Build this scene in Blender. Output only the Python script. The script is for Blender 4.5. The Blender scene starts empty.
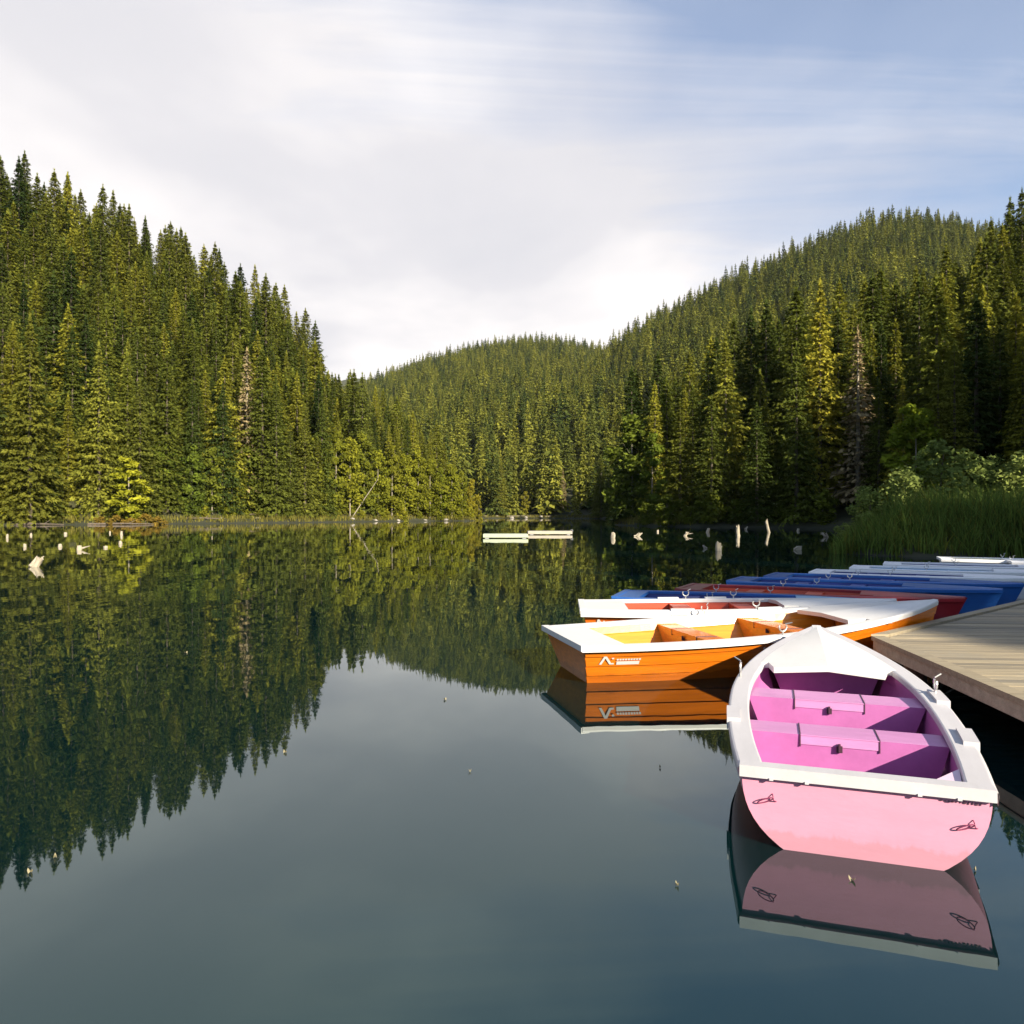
import bpy, math, random
import numpy as np
from mathutils import Vector, Matrix
random.seed(7); RNG = np.random.default_rng(11)
sc = bpy.context.scene
C = sc.collection
F, CH, HY = 760.0, 1.8, 514.5           # focal length in pixels, eye height, horizon row
SUN_AZ, SUN_EL = math.radians(32), math.radians(24.5)   # sun behind the viewer, to the right
R = math.radians

# ------------------------------------------------------------------ helpers
def tag(o, label=None, cat=None, group=None, kind=None):
    if label: o['label'] = label
    if cat: o['category'] = cat
    if group: o['group'] = group
    if kind: o['kind'] = kind
    return o

def empty(name, loc=(0, 0, 0), rz=0):
    o = bpy.data.objects.new(name, None); C.objects.link(o)
    o.location = loc; o.rotation_euler = (0, 0, rz); o.empty_display_size = .3
    return o

class MB:
    def __init__(s): s.v = []; s.f = []; s.m = []
    def add(s, vs, fs, mi=0):
        b = len(s.v); s.v += [tuple(map(float, p)) for p in vs]
        s.f += [tuple(i + b for i in f) for f in fs]; s.m += [mi] * len(fs)
    def box(s, c, size, rot=None, mi=0):
        hx, hy, hz = [k / 2 for k in size]
        P = [Vector((x, y, z)) for z in (-hz, hz) for x, y in ((-hx, -hy), (hx, -hy), (hx, hy), (-hx, hy))]
        if rot is not None: P = [rot @ p for p in P]
        s.add([p + Vector(c) for p in P], [(3, 2, 1, 0), (4, 5, 6, 7), (0, 1, 5, 4), (1, 2, 6, 5), (2, 3, 7, 6), (3, 0, 4, 7)], mi)
    def hexa(s, P, mi=0):
        s.add(P, [(3, 2, 1, 0), (4, 5, 6, 7), (0, 1, 5, 4), (1, 2, 6, 5), (2, 3, 7, 6), (3, 0, 4, 7)], mi)
    def tube(s, path, r, n=6, closed=False, mi=0):
        path = [Vector(p) for p in path]; k = len(path); vs = []; fs = []
        for i, p in enumerate(path):
            a = path[(i - 1) % k] if (closed or i > 0) else p
            b = path[(i + 1) % k] if (closed or i < k - 1) else p
            d = (b - a).normalized()
            u = d.orthogonal().normalized() if abs(d.z) > .9 else d.cross(Vector((0, 0, 1))).normalized()
            w = d.cross(u)
            rr = r[i] if isinstance(r, (list, tuple)) else r
            for j in range(n):
                t = 2 * math.pi * j / n
                vs.append(p + (u * math.cos(t) + w * math.sin(t)) * rr)
        for i in range(k if closed else k - 1):
            for j in range(n):
                a = i * n + j; b = i * n + (j + 1) % n; i2 = (i + 1) % k
                fs.append((a, b, i2 * n + (j + 1) % n, i2 * n + j))
        if not closed:
            fs.append(tuple(range(n))[::-1]); fs.append(tuple((k - 1) * n + j for j in range(n)))
        s.add(vs, fs, mi)
    def grid(s, rows, mi=0, flip=False):
        n = len(rows[0]); vs = [p for r in rows for p in r]; fs = []
        for i in range(len(rows) - 1):
            for j in range(n - 1):
                q = (i * n + j, i * n + j + 1, (i + 1) * n + j + 1, (i + 1) * n + j)
                fs.append(q[::-1] if flip else q)
        s.add(vs, fs, mi)
    def build(s, name, mat, parent=None, smooth=False):
        me = bpy.data.meshes.new(name); me.from_pydata(s.v, [], s.f)
        for m in (mat if isinstance(mat, (list, tuple)) else [mat]): me.materials.append(m)
        me.polygons.foreach_set('material_index', s.m)
        if smooth:
            me.polygons.foreach_set('use_smooth', [True] * len(s.f))
        me.update()
        o = bpy.data.objects.new(name, me); C.objects.link(o)
        if parent: o.parent = parent
        return o

def np_mesh(name, V, Q, mats, mi=None, attr=None):
    V = np.asarray(V, np.float32); Q = np.asarray(Q, np.int32); k = Q.shape[1]
    me = bpy.data.meshes.new(name)
    me.vertices.add(len(V)); me.vertices.foreach_set('co', V.ravel())
    me.loops.add(Q.size); me.loops.foreach_set('vertex_index', Q.ravel())
    me.polygons.add(len(Q)); me.polygons.foreach_set('loop_start', np.arange(0, Q.size, k, dtype=np.int32))
    for m in mats: me.materials.append(m)
    if mi is not None: me.polygons.foreach_set('material_index', np.asarray(mi, np.int32))
    if attr is not None:
        a = me.attributes.new('clump', 'FLOAT', 'FACE'); a.data.foreach_set('value', np.asarray(attr, np.float32))
    me.update(calc_edges=True); me.validate()
    return me

# ------------------------------------------------------------------ materials
def nodes(name):
    m = bpy.data.materials.new(name); m.use_nodes = True
    nt = m.node_tree; b = nt.nodes['Principled BSDF']
    return m, nt, b
def N(nt, t, **k):
    n = nt.nodes.new(t)
    for a, v in k.items(): setattr(n, a, v)
    return n
def noise(nt, scale, detail=4, rough=.6, coord='Object', vec_scale=None):
    tc = N(nt, 'ShaderNodeTexCoord'); nz = N(nt, 'ShaderNodeTexNoise')
    nz.inputs['Scale'].default_value = scale; nz.inputs['Detail'].default_value = detail; nz.inputs['Roughness'].default_value = rough
    src = tc.outputs[coord]
    if vec_scale:
        mp = N(nt, 'ShaderNodeMapping'); mp.inputs['Scale'].default_value = vec_scale
        nt.links.new(src, mp.inputs['Vector']); src = mp.outputs[0]
    nt.links.new(src, nz.inputs['Vector'])
    return nz
def ramp(nt, src, stops):
    r = N(nt, 'ShaderNodeValToRGB'); e = r.color_ramp.elements
    while len(e) < len(stops): e.new(.5)
    for i, (p, c) in enumerate(stops):
        e[i].position = p; e[i].color = (*c, 1) if len(c) == 3 else c
    nt.links.new(src, r.inputs[0]); return r
def mixc(nt, fac, a, b, blend='MIX'):
    m = N(nt, 'ShaderNodeMix', data_type='RGBA', blend_type=blend)
    for s, v in ((m.inputs[0], fac), (m.inputs[6], a), (m.inputs[7], b)):
        if hasattr(v, 'is_linked'): nt.links.new(v, s)
        elif isinstance(v, (int, float)): s.default_value = v
        else: s.default_value = (*v, 1)
    return m.outputs[2]
def paint(name, col, rough=.35, var=.12, scale=6, stretch=(1, 1, 1), bump=.05, coat=0, scuff=None, scuff_amt=.6, spec=.5, grime=None):
    m, nt, b = nodes(name)
    nz = noise(nt, scale, 5, .65, 'Object', stretch)
    lo = tuple(c * (1 - var) for c in col); hi = tuple(min(1, c * (1 + var)) for c in col)
    r = ramp(nt, nz.outputs[0], [(.3, lo), (.7, hi)])
    out = r.outputs[0]
    if scuff:
        n2 = noise(nt, 3.2, 8, .75, 'Object', stretch)
        k = ramp(nt, n2.outputs[0], [(.60, (0, 0, 0)), (.74, (scuff_amt,) * 3)])
        out = mixc(nt, k.outputs[0], out, scuff)
    if grime:
        tcg = N(nt, 'ShaderNodeTexCoord'); sg = N(nt, 'ShaderNodeSeparateXYZ'); nt.links.new(tcg.outputs['Object'], sg.inputs[0])
        n4 = noise(nt, 7, 6, .7, 'Object', (1, 1, .35)); ma = N(nt, 'ShaderNodeMath', operation='MULTIPLY_ADD'); ma.inputs[1].default_value = -.16
        nt.links.new(n4.outputs[0], ma.inputs[0]); nt.links.new(sg.outputs[2], ma.inputs[2])
        kg = ramp(nt, ma.outputs[0], [(0, (.45,) * 3), (.02, (.10,) * 3), (.09, (0, 0, 0))]); kg.color_ramp.elements[0].position = 0.0
        out = mixc(nt, kg.outputs[0], out, grime)
    nt.links.new(out, b.inputs['Base Color'])
    b.inputs['Roughness'].default_value = rough
    b.inputs['Specular IOR Level'].default_value = spec
    b.inputs['Coat Weight'].default_value = coat
    b.inputs['Coat Roughness'].default_value = .12
    if bump:
        n3 = noise(nt, scale * 5, 4, .6, 'Object', stretch)
        bp = N(nt, 'ShaderNodeBump'); bp.inputs['Strength'].default_value = bump; bp.inputs['Distance'].default_value = .02
        nt.links.new(n3.outputs[0], bp.inputs['Height']); nt.links.new(bp.outputs[0], b.inputs['Normal'])
    return m
def foliage(name, dark, light, transl=.22):
    """leaf colour: varies from tree to tree, and from spray to spray"""
    m, nt, b = nodes(name); nt.nodes.remove(b)
    oi = N(nt, 'ShaderNodeObjectInfo'); at = N(nt, 'ShaderNodeAttribute', attribute_name='clump')
    c1 = ramp(nt, oi.outputs['Random'], [(0, dark), (.5, tuple((a + c) / 2 for a, c in zip(light, dark))), (1, light)])
    mul = ramp(nt, at.outputs['Fac'], [(0, (.50, .54, .58)), (1, (1.42, 1.36, 1.2))])
    c = mixc(nt, 1.0, c1.outputs[0], mul.outputs[0], 'MULTIPLY')
    c = mixc(nt, 1.0, c, oi.outputs['Color'], 'MULTIPLY')
    d = N(nt, 'ShaderNodeBsdfDiffuse'); t = N(nt, 'ShaderNodeBsdfTranslucent'); mx = N(nt, 'ShaderNodeMixShader')
    nt.links.new(c, d.inputs[0]); nt.links.new(c, t.inputs[0]); mx.inputs[0].default_value = transl
    nt.links.new(d.outputs[0], mx.inputs[1]); nt.links.new(t.outputs[0], mx.inputs[2])
    nt.links.new(mx.outputs[0], nt.nodes['Material Output'].inputs[0])
    return m

M = {}
M['needles'] = foliage('spruce_needles', (.042, .064, .019), (.200, .205, .034))
M['needles_dead'] = foliage('bare_twigs', (.21, .165, .09), (.27, .22, .13), .15)
M['leaf_mid'] = foliage('broadleaf', (.10, .12, .020), (.165, .172, .027), .3)
M['leaf_bright'] = foliage('bright_broadleaf', (.25, .26, .022), (.27, .28, .025), .3)
M['leaf_gold'] = foliage('golden_shrub', (.17, .12, .022), (.20, .14, .03), .25)
M['leaf_willow'] = foliage('willow', (.13, .18, .05), (.18, .22, .065), .3)
M['reed'] = foliage('reed_blades', (.105, .165, .036), (.18, .215, .06), .35)
M['drygrass'] = foliage('shore_grass_blades', (.12, .135, .028), (.17, .15, .04), .3)
M['bark'] = paint('bark', (.10, .08, .06), .9, .35, 3, (1, 1, .3), .3)
M['pale_bark'] = paint('pale_bark', (.25, .22, .17), .9, .3, 3, (1, 1, .3), .3)
M['deadwood'] = paint('deadwood', (.30, .265, .20), .85, .3, 6, (1, 1, .25), .4)
M['rock'] = paint('rock', (.26, .24, .21), .9, .3, 2, (1, 1, 1), .5)
M['white'] = paint('white_paint', (.66, .65, .64), .38, .04, 5, (.4, 1, 1), .04, 0, (.55, .53, .50), .35)
M['greywhite'] = paint('grey_white_paint', (.78, .78, .80), .45, .06, 5, (.4, 1, 1), .04, 0, (.45, .44, .42), .5)
M['rim'] = paint('grey_scuffed_paint', (.47, .46, .48), .45, .06, 5, (.4, 1, 1), .05, 0, (.40, .39, .38), .5)  # greyer than the deck white, with scuffs
M['cream'] = paint('cream_paint', (.7, .66, .58), .35, .05, 5, (1, 1, 1), .04)
M['pink'] = paint('pink_paint', (.57, .25, .355), .42, .06, 4, (1, .5, 1.4), .06, 0, (.47, .225, .30), .35, .5, (.24, .15, .16))
M['magenta'] = paint('magenta_shaded_paint', (.39, .120, .32), .40, .10, 5, (.5, 1, 1), .05, 0, (.50, .19, .41), .4)  # shade inside the pink boat is darkened into this colour
M['magenta_lit'] = paint('magenta_lit_paint', (.48, .21, .42), .42, .09, 9, (1, .25, 1), .06, 0, (.56, .30, .50), .5)  # lighter copy of the magenta, light on the seat tops painted in
M['orange'] = paint('orange_varnish', (.68, .172, .008), .25, .20, 4, (.25, 2, 6), .05, .3, (.50, .085, .006), .6, .5, (.20, .055, .012))
M['orange_in'] = paint('yellow_varnish', (.58, .205, .015), .3, .22, 5, (.25, 2, 6), .05, .3)
M['redorange'] = paint('red_orange_paint', (.72, .15, .012), .3, .1, 4, (.3, 2, 5), .05, .3)
M['red_in'] = paint('red_interior_paint', (.40, .045, .012), .4, .12, 5, (.4, 1, 2), .05)
M['red'] = paint('dark_red_paint', (.19, .011, .02), .35, .1, 5, (.4, 1, 2), .04, .2)
M['blue'] = paint('blue_paint', (.018, .10, .36), .32, .1, 5, (.4, 1, 2), .04, .3)
M['navy'] = paint('navy_paint', (.012, .03, .22), .4, .12, 5, (.4, 1, 2), .04)
M['lightblue'] = paint('pale_blue_paint', (.22, .40, .60), .35, .1, 5, (.4, 1, 2), .04)
M['yellow'] = paint('yellow_paint', (.52, .47, .07), .4, .1, 5, (.4, 1, 2), .04)
M['steel'] = paint('galvanised_steel', (.55, .55, .54), .35, .1, 20, (1, 1, 1), 0)
M['steel'].node_tree.nodes['Principled BSDF'].inputs['Metallic'].default_value = .7
M['dark'] = paint('dark_fitting', (.05, .02, .035), .5, .1, 20, (1, 1, 1), 0)
M['plum'] = paint('plum_rope', (.16, .02, .07), .7, .15, 30, (1, 1, 1), .2)
M['raft_a'] = paint('pale_green_paint', (.36, .41, .30), .6, .1, 3, (1, 1, 1), .1)
M['raft_b'] = paint('weathered_boards', (.36, .33, .27), .7, .15, 3, (.4, 3, 1), .1)
M['leafdry'] = paint('dry_leaf', (.24, .21, .12), .7, .25, 30, (1, 1, 1), .1)

def wood_deck():
    m, nt, b = nodes('deck_boards')
    g = noise(nt, 3.0, 7, .7, 'Object', (.35, 9, 9))
    geo = N(nt, 'ShaderNodeNewGeometry')
    r1 = ramp(nt, g.outputs[0], [(.25, (.175, .145, .098)), (.75, (.37, .32, .225))])
    r2 = ramp(nt, geo.outputs['Random Per Island'], [(0, (.66, .66, .68)), (1, (1.18, 1.14, 1.06))])
    c = mixc(nt, 1., r1.outputs[0], r2.outputs[0], 'MULTIPLY')
    n2 = noise(nt, 1.3, 6, .7)
    k = ramp(nt, n2.outputs[0], [(.5, (0, 0, 0)), (.72, (.55,) * 3)])
    c = mixc(nt, k.outputs[0], c, (.20, .19, .16))
    nt.links.new(c, b.inputs['Base Color']); b.inputs['Roughness'].default_value = .75
    bp = N(nt, 'ShaderNodeBump'); bp.inputs['Strength'].default_value = .35; bp.inputs['Distance'].default_value = .01
    nt.links.new(g.outputs[0], bp.inputs['Height']); nt.links.new(bp.outputs[0], b.inputs['Normal'])
    return m
M['deck'] = wood_deck()
M['beam'] = paint('grey_green_beam', (.36, .33, .24), .8, .25, 4, (.3, 3, 3), .3, 0, (.10, .11, .06), .7)

def water_mat():
    m, nt, b = nodes('lake_water')
    n0 = noise(nt, .06, 3, .5)
    r0 = ramp(nt, n0.outputs[0], [(.35, (.0012, .0090, .0105)), (.65, (.0022, .0125, .0145))])
    nt.links.new(r0.outputs[0], b.inputs['Base Color'])
    b.inputs['Roughness'].default_value = .015; b.inputs['IOR'].default_value = 1.74; b.inputs['Specular Tint'].default_value = (.58, 1.0, 1.0, 1)
    n1 = noise(nt, 1.1, 3, .5, 'Object', (1, .45, 1)); n2 = noise(nt, .16, 2, .5)
    k = ramp(nt, n2.outputs[0], [(.4, (.15,) * 3), (.62, (1,) * 3)])
    mu = N(nt, 'ShaderNodeMath', operation='MULTIPLY'); nt.links.new(n1.outputs[0], mu.inputs[0]); nt.links.new(k.outputs[0], mu.inputs[1])
    bp = N(nt, 'ShaderNodeBump'); bp.inputs['Strength'].default_value = .20; bp.inputs['Distance'].default_value = .03
    nt.links.new(mu.outputs[0], bp.inputs['Height']); nt.links.new(bp.outputs[0], b.inputs['Normal'])
    return m
M['water'] = water_mat()
def ground_mat():
    m, nt, b = nodes('forest_floor')
    nz = noise(nt, .6, 8, .7); r1 = ramp(nt, nz.outputs[0], [(.3, (.018, .024, .009)), (.7, (.055, .055, .02))])
    geo = N(nt, 'ShaderNodeNewGeometry'); sp = N(nt, 'ShaderNodeSeparateXYZ'); nt.links.new(geo.outputs['Position'], sp.inputs[0])
    k = ramp(nt, sp.outputs[2], [(.0, (1, 1, 1)), (.75, (0, 0, 0))])
    c = mixc(nt, k.outputs[0], r1.outputs[0], (.020, .023, .010))
    nt.links.new(c, b.inputs['Base Color']); b.inputs['Roughness'].default_value = .95
    return m
M['ground'] = ground_mat()

# ------------------------------------------------------------------ terrain
LAKE = np.array([(-150, 40), (-125, 100), (-88, 127), (-72, 138), (-58, 152), (-46, 168), (-37, 188), (-26, 206), (-11, 214), (-10, 219), (-26, 240),
                 (-32, 300), (-22, 352), (0, 362), (18, 360), (38, 335), (42, 250), (32, 160), (17.5, 134), (19, 121), (26, 111), (35, 104), (45, 98), (47, 75),
                 (31, 50), (18, 39), (15, 35), (16.5, 33), (22, 31), (31, 28), (28, 8), (22, -6), (24, -22), (32, -38), (50, -70), (92, -130), (60, -230), (-110, -230)], float)
def lake_s(x, y):
    """signed distance to the shoreline, positive on land"""
    x = np.asarray(x, float); y = np.asarray(y, float)
    best = np.full(x.shape, 1e18); ins = np.zeros(x.shape, bool); n = len(LAKE)
    for i in range(n):
        ax, ay = LAKE[i]; bx, by = LAKE[(i + 1) % n]; dx, dy = bx - ax, by - ay
        t = np.clip(((x - ax) * dx + (y - ay) * dy) / (dx * dx + dy * dy), 0, 1)
        best = np.minimum(best, (x - ax - t * dx) ** 2 + (y - ay - t * dy) ** 2)
        c = ((ay > y) != (by > y)) & (x < (bx - ax) * (y - ay) / (by - ay + 1e-12) + ax)
        ins ^= c
    d = np.sqrt(best)
    return np.where(ins, -d, d)
I = np.interp
def P2(*a): return np.array([p[0] for p in a], float), np.array([p[1] for p in a], float)
L_S = P2((-900, 95), (-350, 100), (-150, 112), (0, 128), (100, 138), (200, 152), (280, 170), (350, 186), (420, 205), (480, 216), (520, 230))
L_W = P2((-900, 90), (0, 85), (200, 75), (350, 60), (480, 40))
L_Y = P2((-900, 90), (-300, 100), (-100, 128), (0, 163), (40, 182), (100, 203), (150, 222), (210, 256), (270, 292), (300, 318), (325, 356), (345, 388), (375, 402), (420, 416), (455, 434), (480, 450), (500, 475))
M_Y = P2((-300, 500), (0, 500), (300, 488), (400, 468), (440, 450), (480, 425), (520, 395), (560, 370), (600, 346), (640, 319), (680, 298), (720, 277), (760, 259), (800, 242), (840, 225), (880, 213), (920, 211), (960, 216), (1000, 226), (1100, 230), (1500, 240))
C_Y = P2((-300, 480), (150, 440), (250, 420), (310, 403), (340, 391), (370, 379), (400, 367), (430, 357), (470, 346), (510, 339), (540, 337), (570, 340), (600, 346), (640, 360), (700, 395), (800, 440), (1500, 470))
def gz(x, y):
    x = np.asarray(x, float); y = np.asarray(y, float)
    s = lake_s(x, y); d = np.maximum(y, 1e-3); px = 512 + F * np.clip(x / np.maximum(y, 30), -3, 3)
    shore = np.where(s > 0, np.minimum(.06 + s * .45, .9), np.maximum(-2.5, s * .25))
    fwd = np.clip((y - 40) / 50, 0, 1)
    # left spur
    dS = I(px, *L_S); dR = dS + I(px, *L_W)
    zr = np.maximum(0, CH + dR * (HY - I(px, *L_Y)) / F - 28.5)
    t = np.clip((d - dS - 3) / (dR - dS), 0, 1); back = np.clip((d - dR - 15) / 260, 0, 1)
    zL = zr * t ** .95 * (1 - .8 * back) * fwd * np.clip((505 - px) / 40, 0, 1)
    zL = np.where((y < 90) & (x < -60), np.maximum(zL, np.clip(s * .35, 0, 30)), zL)
    # right ridge, close to the dock
    sR = np.maximum(0, s - 3.5)
    steep = np.interp(px, [620, 860, 1000], [.30, .36, .46]) + .12 * np.clip((.72 * 0 + x - .78 * np.maximum(y, 0)) / 20, 0, 1)
    zN = np.minimum(sR * steep, 78) * np.clip((x - 6) / 8, 0, 1)
    bank = np.clip((np.hypot(x - 26, y - 42) - 9) / 16, .12, 1)
    zN = zN * bank * np.where(x > 0, np.interp(y, [-10, 40, 95, 125], [1.0, .6, .62, 1.0]), 1)
    # right mountain and the far hill
    zm = np.maximum(0, CH + 1100 * (HY - I(px, *M_Y)) / F - 30)
    m0 = I(px, *P2((500, 372), (600, 370), (660, 300), (800, 260), (1500, 240)))
    tm = np.clip((d - m0) / (1100 - m0), 0, 1)
    zM = zm * tm ** 1.05 * (1 - .5 * np.clip((d - 1130) / 900, 0, 1))
    zc = np.maximum(0, CH + 1550 * (HY - I(px, *C_Y)) / F - 27)
    tcn = np.clip((d - 374) / (1550 - 374), 0, 1)
    zC = zc * tcn ** 1.1 * (1 - .6 * np.clip((d - 1580) / 900, 0, 1))
    # distant mountain
    zP = 545 * np.exp(-(((x + 620) / 420) ** 2 + ((y - 3050) / 420) ** 2)) * np.clip((y - 2000) / 300, 0, 1)
    und = 1.5 * np.sin(x * .045 + 1.3) * np.sin(y * .038 + .4) * np.clip(s / 30, 0, 1)
    z = shore + np.where(s > 0, np.maximum.reduce([zL, zN, zM * fwd, zC * fwd, zP]) + und * np.clip(np.maximum(zL, zN) / 10, 0, 1), 0)
    return z
def terrain():
    a = np.linspace(-1, 1, 321); xs = np.sign(a) * (150 * np.abs(a) + 2050 * np.abs(a) ** 3.6)
    b = np.linspace(0, 1, 341); ys = -260 + 620 * b + 3300 * np.maximum(0, b - .25) ** 2.2 * 1.75
    X, Y = np.meshgrid(xs, ys); Z = gz(X.ravel(), Y.ravel())
    n = len(xs); i, j = np.meshgrid(np.arange(len(ys) - 1), np.arange(n - 1), indexing='ij'); k = (i * n + j).ravel()
    me = np_mesh('terrain', np.stack([X.ravel(), Y.ravel(), Z], 1), np.stack([k, k + 1, k + n + 1, k + n], 1), [M['ground']])
    me.polygons.foreach_set('use_smooth', [True] * len(me.polygons))
    o = bpy.data.objects.new('terrain', me); C.objects.link(o); tag(o, kind='structure')
terrain()
w = MB(); w.grid([[(-1500, -400, 0), (1500, -400, 0)], [(-1500, 1800, 0), (1500, 1800, 0)]], flip=True)
tag(w.build('water', M['water']), kind='structure')

# ------------------------------------------------------------------ tree meshes
def trunk_arrays(h, r0, lean=0, n=6, seg=5):
    V, Q = [], []
    for i in range(seg + 1):
        t = i / seg
        for j in range(n):
            a = 2 * math.pi * j / n; r = r0 * (1 - t) ** .8 + .02
            V.append((r * math.cos(a) + lean * t * t, r * math.sin(a), h * t))
    for i in range(seg):
        for j in range(n): Q.append((i * n + j, i * n + (j + 1) % n, (i + 1) * n + (j + 1) % n, (i + 1) * n + j))
    return np.array(V), np.array(Q)
def quads(Cn, A, B):
    """quads from centres and half axes"""
    V = np.stack([Cn - A, Cn - .15 * A - B, Cn + A, Cn - .15 * A + B], 1).reshape(-1, 3)
    return V, np.arange(len(V)).reshape(-1, 4)
def spruce(seed, H=30., Rb=4.0, levels=46, nb=9, ns=5, base=.05, power=.8, gap=0., sz=1.0):
    g = np.random.default_rng(seed); Cn, A, B, K = [], [], [], []
    wob = g.uniform(.8, 1.2, 12)
    for li in range(levels):
        t = base + (1 - base) * (li + g.uniform(-.3, .3)) / levels
        if t > .985: continue
        rad = Rb * (1 - t) ** power * wob[int(t * 11.9)] * g.uniform(.75, 1.15) + .12
        k = max(4, int(nb * (.55 + .45 * (1 - t)))); a0 = g.uniform(0, 6.28)
        for j in range(k):
            if g.random() < gap: continue
            a = a0 + 6.283 * j / k + g.uniform(-.3, .3); r = rad * g.uniform(.65, 1.2); cl = g.random()
            ca, sa = math.cos(a), math.sin(a); drop = g.uniform(.18, .5) * (1.15 - t)
            for s in range(ns):
                f = .28 + .72 * (s + g.random() * .8) / ns
                lat = g.normal() * .13 * r
                z = H * t - drop * r * f ** 1.3 + .10 * r * f * f + g.normal() * .10
                Cn.append((r * f * ca - lat * sa, r * f * sa + lat * ca, z))
                L = sz * ((.052 * r + .21) if ns > 8 else (.16 * r + .28)) * g.uniform(.7, 1.35); yaw = a + g.normal() * .55; dn = -g.uniform(.0, .95)
                o = np.array((math.cos(yaw) * math.cos(dn), math.sin(yaw) * math.cos(dn), math.sin(dn)))
                side = np.cross(o, g.normal(size=3) * .45 + np.array((0, 0, 1))); side /= np.linalg.norm(side) + 1e-9
                A.append(o * L); B.append(side * L * g.uniform(.32, .6)); K.append(np.clip(.6 * cl + .4 * g.random(), 0, 1))
    for s in range(10):
        t = .955 + .047 * s / 9; a = g.uniform(0, 6.28)
        Cn.append((0, 0, H * t)); A.append((.12 * math.cos(a), .12 * math.sin(a), .45)); B.append((-.16 * math.sin(a), .16 * math.cos(a), 0)); K.append(.6)
    Cn, A, B, K = np.array(Cn), np.array(A), np.array(B), np.array(K)
    if ns > 8:          # near trees: every spray is a fan of three narrow twigs
        parts = []
        for w_, f_ in ((0., 1.), (.62, .8), (-.62, .8)):
            a_ = (A * math.cos(w_) + B / (np.linalg.norm(B, axis=1)[:, None] + 1e-9) * np.linalg.norm(A, axis=1)[:, None] * math.sin(w_)) * f_
            b_ = B * .50; parts.append((Cn - A * .35 + a_ * .35, a_, b_))
        Cn = np.concatenate([p[0] for p in parts]); A = np.concatenate([p[1] for p in parts]); B = np.concatenate([p[2] for p in parts]); K = np.clip(np.concatenate([K, K, K]) + g.normal(size=len(Cn)) * .1, 0, 1)
    V, Q = quads(Cn, A, B)
    return V, Q, K
def leafy(seed, H=14., Rx=4.5, z0=.15, lobes=16, per=170, leaf=.42, flat=.55):
    g = np.random.default_rng(seed); Cn, A, B, K = [], [], [], []
    for l in range(lobes):
        t = (l + .5) / lobes; zc = H * (z0 + (1 - z0) * t); ring = Rx * math.sin(math.pi * (.16 + .80 * t)) ** .8
        a = l * 2.4 + g.uniform(-.4, .4); rr = ring * g.uniform(.25, .75)
        c = np.array((rr * math.cos(a), rr * math.sin(a), zc)); lr = Rx * g.uniform(.30, .52) * (1.1 - .45 * t)
        for i in range(per):
            d = g.normal(size=3); d /= np.linalg.norm(d); q = lr * g.uniform(.35, 1.12)
            Cn.append(c + d * q * np.array((1, 1, flat)))
            L = leaf * g.uniform(.55, 1.3); o = g.normal(size=3) * np.array((1, 1, .55)); o /= np.linalg.norm(o)
            s = np.cross(o, g.normal(size=3)); s /= np.linalg.norm(s) + 1e-9
            A.append(o * L); B.append(s * L * .5); K.append(np.clip(.5 * (l * .37 % 1) + .5 * g.random(), 0, 1))
    V, Q = quads(np.array(Cn), np.array(A), np.array(B)); return V, Q, np.array(K)
def limbs(seed, H, r0, n=7, spread=.3):
    g = np.random.default_rng(seed); V, Q = trunk_arrays(H * .95, r0, g.uniform(-.4, .4)); V = [V]; Q = [Q]; off = len(V[0])
    for i in range(n):
        t = g.uniform(.3, .85); a = g.uniform(0, 6.28); ln = H * spread * (1.1 - t)
        p0 = np.array((0, 0, H * t)); d = np.array((math.cos(a), math.sin(a), g.uniform(.3, .9)))
        for k in range(2):
            q0 = p0 + d * ln * k * .5; q1 = p0 + d * ln * (k + 1) * .5; r = r0 * (.35 - .13 * k) * (1.1 - t)
            ring = [(r, 0, 0), (-r * .5, r * .87, 0), (-r * .5, -r * .87, 0)]
            V.append(np.array([q0 + x for x in ring] + [q1 + np.array(x) * .6 for x in ring]))
            Q.append(np.array([(off, off + 1, off + 4, off + 3), (off + 1, off + 2, off + 5, off + 4), (off + 2, off, off + 3, off + 5)])); off += 6
    return np.concatenate(V), np.concatenate(Q)

SPR = []      # (crown mesh, trunk mesh, joined mesh) 30 m tall
for i in range(6):
    V, Q, K = spruce(20 + i, 30, [5.7, 4.9, 6.1, 5.3, 4.6, 5.8][i], 60, 13, 12, .04, [.85, .75, .9, .72, .8, .95][i], .05, 1.0)
    cm = np_mesh('crown', V, Q, [M['needles']], attr=K)
    tV, tQ = trunk_arrays(29, .38)
    tm = np_mesh('trunk', tV, tQ, [M['bark']])
    jm = np_mesh('spruce', np.concatenate([V, tV]), np.concatenate([Q, tQ + len(V)]), [M['needles'], M['bark']],
                 np.r_[np.zeros(len(Q)), np.ones(len(tQ))], np.r_[K, np.full(len(tQ), .5)])
    SPR.append((cm, tm, jm))
FAR = []
for i in range(5):
    V, Q, K = spruce(60 + i, 26, [4.8, 4.2, 5.2, 4.5, 3.9][i], 26, 9, 4, .06, .8, .05, 1.2)
    FAR.append(np_mesh('far_spruce', V, Q, [M['needles']], attr=K))
DEAD = []
for i in range(2):
    V, Q, K = spruce(90 + i, 28, 3.3, 50, 10, 8, .10, .75, .08, .55)
    tV, tQ = trunk_arrays(27.5, .34)
    DEAD.append((np_mesh('crown', V, Q, [M['needles_dead']], attr=K), np_mesh('trunk', tV, tQ, [M['pale_bark']])))
def leaf_pair(seed, mat, bark, r0=.2, **k):
    V, Q, K = leafy(seed, **k); tV, tQ = limbs(seed, k['H'], r0)
    return np_mesh('crown', V, Q, [mat], attr=K), np_mesh('trunk', tV, tQ, [bark])

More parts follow.
